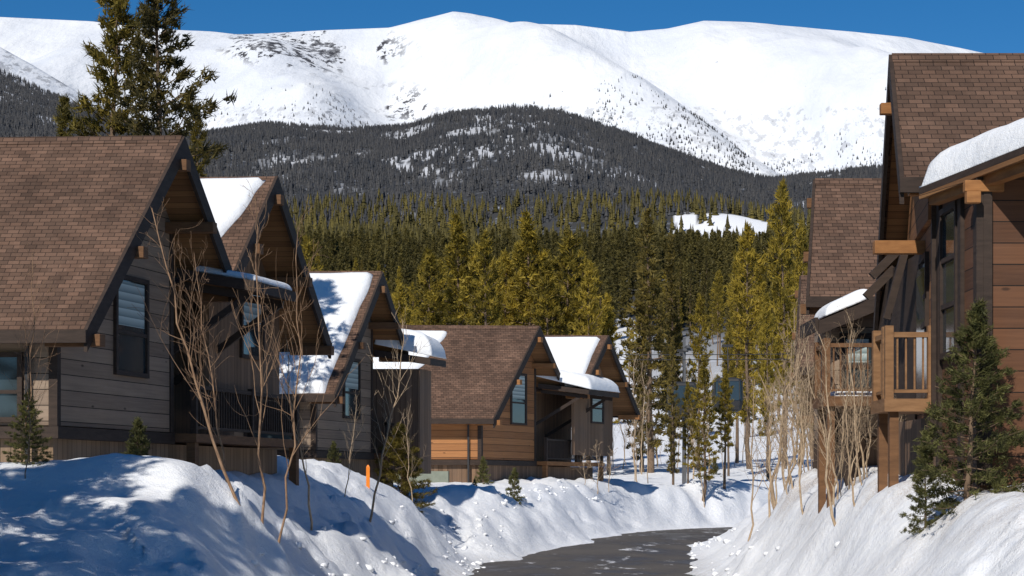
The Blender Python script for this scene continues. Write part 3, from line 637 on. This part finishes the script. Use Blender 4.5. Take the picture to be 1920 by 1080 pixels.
F4,H4=house((1.18,88),.47,-1,-.08,za=9.62,bB=-.9,side_m='side_orange',beam='beam',base='vert_brown',win=(-.9,.4,5.35,7.45),label='cedar sided timber house with twin gables and brown shingles',sidewin=False,garage=True,depth=13,canopy=1.4)
snow_sheet(*on(F4,5.1,4.95,2.6,-.65,6),.16,'snow sheet lying between two gables',.1,seed=11)
snow_sheet(F4(1.9,1.2,7.6),F4(5.1,1.0,7.6),F4(5.1,-1.5,6.97),F4(1.9,-1.5,6.97),.55,'thick rounded snow slab on a porch canopy',.12,seed=12,edge=.3)
snow_sheet(*on(F4,0,-.3,-3.6,4.0,6.8,9.62,b0low=4.9),.16,'ragged snow patch on brown shingles',.45,seed=13)
# --- right house
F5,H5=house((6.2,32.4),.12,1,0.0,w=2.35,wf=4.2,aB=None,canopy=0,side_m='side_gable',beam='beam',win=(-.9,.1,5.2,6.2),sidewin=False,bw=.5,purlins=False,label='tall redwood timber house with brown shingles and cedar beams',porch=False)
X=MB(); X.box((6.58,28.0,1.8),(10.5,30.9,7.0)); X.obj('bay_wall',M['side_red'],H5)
X=MB(); 
for yy0 in (27.95,28.95,30.45): X.box((6.52,yy0,2.6),(6.62,yy0+.2,6.98))
X.box((6.62,27.94,2.6),(6.74,27.996,6.98)); X.obj('corner_trim',M['trim'],H5)
window(H5,lambda u,n,z:(6.58-n,u,z),29.35,30.3,4.6,6.7,blind=False,bars=2)
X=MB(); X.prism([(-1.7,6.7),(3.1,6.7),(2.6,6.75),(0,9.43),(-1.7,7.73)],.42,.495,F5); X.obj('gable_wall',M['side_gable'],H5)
X=MB(); X.box((5.85,32.1,6.34),(7.0,32.3,6.55)); X.box((5.98,32.25,8.62),(6.7,32.42,8.80)); X.box((6.05,30.3,7.02),(6.7,30.47,7.20)); X.box((6.35,27.9,6.72),(6.9,28.05,6.88)); X.box((6.34,27.75,6.54),(6.54,27.9,6.70)); X.parts('roof_beam',M['beam'],H5,bevel=.01)
E1=(6.05,29.6,7.02); E2=(6.95,26.4,7.16); E3=(10.5,26.6,7.6); E4=(10.5,30.0,7.6)
def sl(p,dz): return (p[0],p[1],p[2]+dz)
X=MB(); X.hexa([sl(E1,-.1),sl(E2,-.1),sl(E3,-.1),sl(E4,-.1),E1,E2,E3,E4]); X.obj('lower_roof',M['trim'],H5)
X=MB(); X.bar((6.25,29.5,6.83),(7.12,26.5,6.93),.16); X.obj('edge_beam',M['beam'],H5)
X=MB(); X.hexa([sl(E1,-.17),sl(E2,-.17),sl(E3,-.17),sl(E4,-.17),sl(E1,-.103),sl(E2,-.103),sl(E3,-.103),sl(E4,-.103)]); X.obj('soffit',M['soffit'],H5)
snow_sheet(sl(E1,.01),sl(E2,.01),sl(E3,.01),sl(E4,.01),.50,'thick curling snow slab on a lower roof edge',.06,seed=21,edge=.2)
X=MB(); X.bar((6.6,33.5,6.5),(6.3,33.5,5.4),.12); X.bar((6.7,34.3,6.7),(6.2,34.3,6.2),.14); X.bar((6.7,34.9,6.4),(6.2,34.9,5.9),.14); X.parts('bracket',M['trim'],H5)
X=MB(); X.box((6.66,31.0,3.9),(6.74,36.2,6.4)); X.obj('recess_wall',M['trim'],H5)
X=MB(); X.box((6.60,31.6,4.0),(6.655,32.5,6.1)); d=X.obj('door',M['glass'],H5)
X=MB(); X.box((6.56,31.66,4.95),(6.6,31.7,5.1)); h=X.obj('handle',M['steel']); h.parent=d
X=MB(); X.box((6.62,30.95,1.9),(6.9,36.0,3.68)); X.obj('base_wall',M['vert_brown'],H5)
def deck(par,x0,x1,y0,y1,zd,zg,m='beam',mp='beamd',pt=.12):
    X=MB(); X.box((x0,y0,zd-.2),(x1,y1,zd)); 
    X.obj('deck',M[m],par)
    X=MB()
    for yy in (y0+.1,y1-.2): X.box((x0+.1,yy,zg),(x0+.24,yy+.14,zd-.202))
    X.parts('post',M[mp],par)
    X=MB()
    def run(p,q,sp=.13):
        p=Vector(p);q=Vector(q);n=max(2,int((q-p).length/sp))
        X.bar(p+Vector((0,0,1.0)),q+Vector((0,0,1.0)),.08); X.bar(p+Vector((0,0,.12)),q+Vector((0,0,.12)),.05)
        for i in range(1,n): c=p.lerp(q,i/n); X.bar(c+Vector((0,0,.15)),c+Vector((0,0,.96)),.028)
        for c in (p,q): X.bar(c,c+Vector((0,0,1.14)),pt)
    run((x0+.08,y0+.08,zd),(x1-.05,y0+.08,zd)); run((x0+.08,y0+.3,zd),(x0+.08,y1-.1,zd),.3); X.obj('railing',M[m],par)
deck(H5,5.80,6.6,31.0,32.2,3.95,2.0,'deck','beamd',pt=.13)
F6,H6=house((6.96,45.6),.2,1,0.0,w=2.95,wf=4.2,aB=None,canopy=0,side_m='side_grey',beam='beamd',win=(-1.2,-.2,5.3,6.5),sidewin=False,bw=.5,porch=False,label='brown shingled timber house with a raised deck')
X=MB(); A1=(6.15,42.0,5.95);A2=(6.15,40.0,5.9);A3=(8.6,40.0,6.9);A4=(8.6,42.0,6.9)
X.hexa([sl(A1,-.12),sl(A2,-.12),sl(A3,-.12),sl(A4,-.12),A1,A2,A3,A4]); X.obj('lower_roof',M['shingle'],H6)
X=MB(); X.box((6.08,39.95,5.70),(6.148,42.05,5.97)); X.hexa([(6.15,39.9,5.62),(8.6,39.9,6.62),(8.6,39.98,6.62),(6.15,39.98,5.62),(6.15,39.9,5.9),(8.6,39.9,6.9),(8.6,39.98,6.9),(6.15,39.98,5.9)]); X.obj('fascia',M['trim'],H6)
snow_sheet((6.35,41.9,6.05),(6.35,40.1,6.05),(7.25,40.1,6.42),(7.25,41.9,6.42),.22,'small snow patch on a lower roof',.1,seed=31,n=22)
X=MB(); X.box((6.5,40.5,3.6),(9.5,42.8,6.0)); X.obj('bay_wall',M['side_grey'],H6)
window(H6,lambda u,n,z:(u,40.5-n,z),6.75,7.3,4.6,5.6,blind=True)
deck(H6,6.1,8.1,39.0,40.4,4.35,1.8,'beamd','beamd')
snow_sheet((6.3,40.1,4.36),(6.3,39.2,4.36),(7.8,39.2,4.36),(7.8,40.1,4.36),.14,'snow lying on a wooden deck',.1,seed=33,n=20)
X=MB(); X.box((6.9,40.6,1.8),(9.5,45,3.58)); X.obj('base_wall',M['vert_brown'],H6)
X=MB(); X.bar((6.8,39.4,2.2),(6.3,39.4,4.0),.16); X.bar((7.3,40.2,1.8),(6.5,39.2,3.7),.14); X.parts('bracket',M['trim'],H6)
F7,H7=house((8.73,60),.2,1,0.0,za=8.9,w=2.9,wf=4.0,aB=None,canopy=0,side_m='side_grey',sidewin=False,win=(-1,0,5,6),bw=.5,zb=3.3,label='farther brown shingled timber house',porch=False)

# ---------------------------------------------------------------- gondola lift
def gondola(px,py,d,cz):
    x,y,z=pos(px,py,d); e=empty('gondola_cabin',(x,y,z),'dark glazed gondola cabin hanging from a cable','gondola','gondola cabins on the lift')
    B=MB()
    def ring(zz,ww): ww=ww*.80; zz=z+(zz-z)*.84; return [(x-ww*.75,y-ww,zz),(x+ww*.75,y-ww,zz),(x+ww,y-ww*.75,zz),(x+ww,y+ww*.75,zz),(x+ww*.75,y+ww,zz),(x-ww*.75,y+ww,zz),(x-ww,y+ww*.75,zz),(x-ww,y-ww*.75,zz)]
    def loft(mb,rs):
        n=len(mb.v); 
        for r in rs: mb.v+=r
        for i in range(len(rs)-1):
            for k in range(8): mb.f.append([n+i*8+k,n+i*8+(k+1)%8,n+(i+1)*8+(k+1)%8,n+(i+1)*8+k])
        mb.f.append([n+k for k in range(8)]); mb.f.append([n+(len(rs)-1)*8+k for k in range(8)])
    loft(B,[ring(z,.7),ring(z+.12,.9),ring(z+.7,.98)]); loft(B,[ring(z+1.95,.93),ring(z+2.1,.85),ring(z+2.22,.5)]); B.obj('body',M['metal'],e)
    Gm=MB(); loft(Gm,[ring(z+.702,.95),ring(z+1.948,.90)]); Gm.obj('window',M['glass'],e)
    P=MB()
    r0=ring(z+.7,.985); r1=ring(z+1.95,.94)
    for k in range(8): P.bar(r0[k],r1[k],.05)
    P.obj('frame',M['metal'],e)
    A=MB(); A.bar((x,y,z+1.85),(x,y-.25,z+2.5),.05); A.bar((x,y-.25,z+2.5),(x,y,cz),.05); A.box((x-.3,y-.06,cz-.08),(x+.3,y+.06,cz+.06)); A.obj('hanger',M['metal'],e)
gondola(1280,782,106,CH+(910-657)/K*106); gondola(1364,772,109,CH+(910-648)/K*109)
for dd,pyy in ((106,657),(109,648)):
    z=CH+(910-pyy)/K*dd; P=np.array([(x,dd,z-.5+.0008*(x-8)**2) for x in np.linspace(-5,32,40)]); V,Fc=tubes([(P,np.full(40,.02))],6)
    me=fastmesh('lift_cable',V,Fc,M['metal'],True); o=bpy.data.objects.new('lift_cable',me); link(o); o['label']='thin steel lift cable crossing above the snow'; o['category']='cable'; o['group']='lift cables'
x,y,z=pos(1283,634,107.5); e=empty('lift_tower',(x,y,2.4),'slim grey lift tower with a crossarm','lift tower')
X=MB(); X.hexa([(x-.12,y-.12,2),(x+.12,y-.12,2),(x+.12,y+.12,2),(x-.12,y+.12,2),(x-.07,y-.07,z),(x+.07,y-.07,z),(x+.07,y+.07,z),(x-.07,y+.07,z)]); X.obj('mast',M['steel'],e)
X=MB(); X.box((x-.08,y-2.4,z-.7),(x+.08,y+2.4,z-.55)); X.box((x-.25,y-2.2,z-.82),(x+.25,y-2.0,z-.7)); X.box((x-.25,y+2.0,z-.82),(x+.25,y+2.2,z-.7)); X.obj('crossarm',M['steel'],e)
x,y,z=pos(690,905,56); zg=g1(x,y); e=empty('marker_post',(x,y,zg),'slim orange snow marker post','post'); X=MB(); X.box((x-.05,y-.03,zg-.3),(x+.05,y+.03,zg+.55)); X.hexa([(x-.05,y-.03,zg+.552),(x+.05,y-.03,zg+.552),(x+.05,y+.03,zg+.552),(x-.05,y+.03,zg+.552),(x-.02,y-.01,zg+.62),(x+.02,y-.01,zg+.62),(x+.02,y+.01,zg+.62),(x-.02,y+.01,zg+.62)]); X.obj('post',M['orange'],e)

# ---------------------------------------------------------------- light, camera
s=Vector((-.31,-.69,.64)).normalized()
sd=bpy.data.lights.new('sun','SUN'); sd.energy=4.4; sd.angle=math.radians(.5); sd.color=(1,.95,.87)
so=bpy.data.objects.new('sun',sd); so.rotation_euler=s.to_track_quat('Z','Y').to_euler(); link(so)
wd=bpy.data.worlds.new('World'); scene.world=wd; wd.use_nodes=True; nt=wd.node_tree
sk=nt.nodes.new('ShaderNodeTexSky'); sk.sky_type='NISHITA'; sk.sun_disc=False; sk.sun_elevation=math.asin(s.z); sk.sun_rotation=math.atan2(s.x,s.y); sk.altitude=3000; sk.air_density=1.0; sk.dust_density=0.0; sk.ozone_density=3.0
hs=nd(nt,'ShaderNodeHueSaturation',{'Saturation':1.35,'Value':1.0,'Color':sk.outputs[0]})
bg=nt.nodes['Background']; L(nt,hs.outputs[0],bg.inputs[0]); bg.inputs[1].default_value=.085
cam=bpy.data.cameras.new('camera'); cam.lens=70; cam.sensor_width=36; cam.shift_y=(910-540)/1920; cam.clip_end=30000; cam.clip_start=.5
co=bpy.data.objects.new('camera',cam); co.location=(0,0,CH); co.rotation_euler=(math.radians(90),0,0); link(co); scene.camera=co
scene.view_settings.view_transform='Standard'; scene.view_settings.look='None'; scene.view_settings.exposure=0
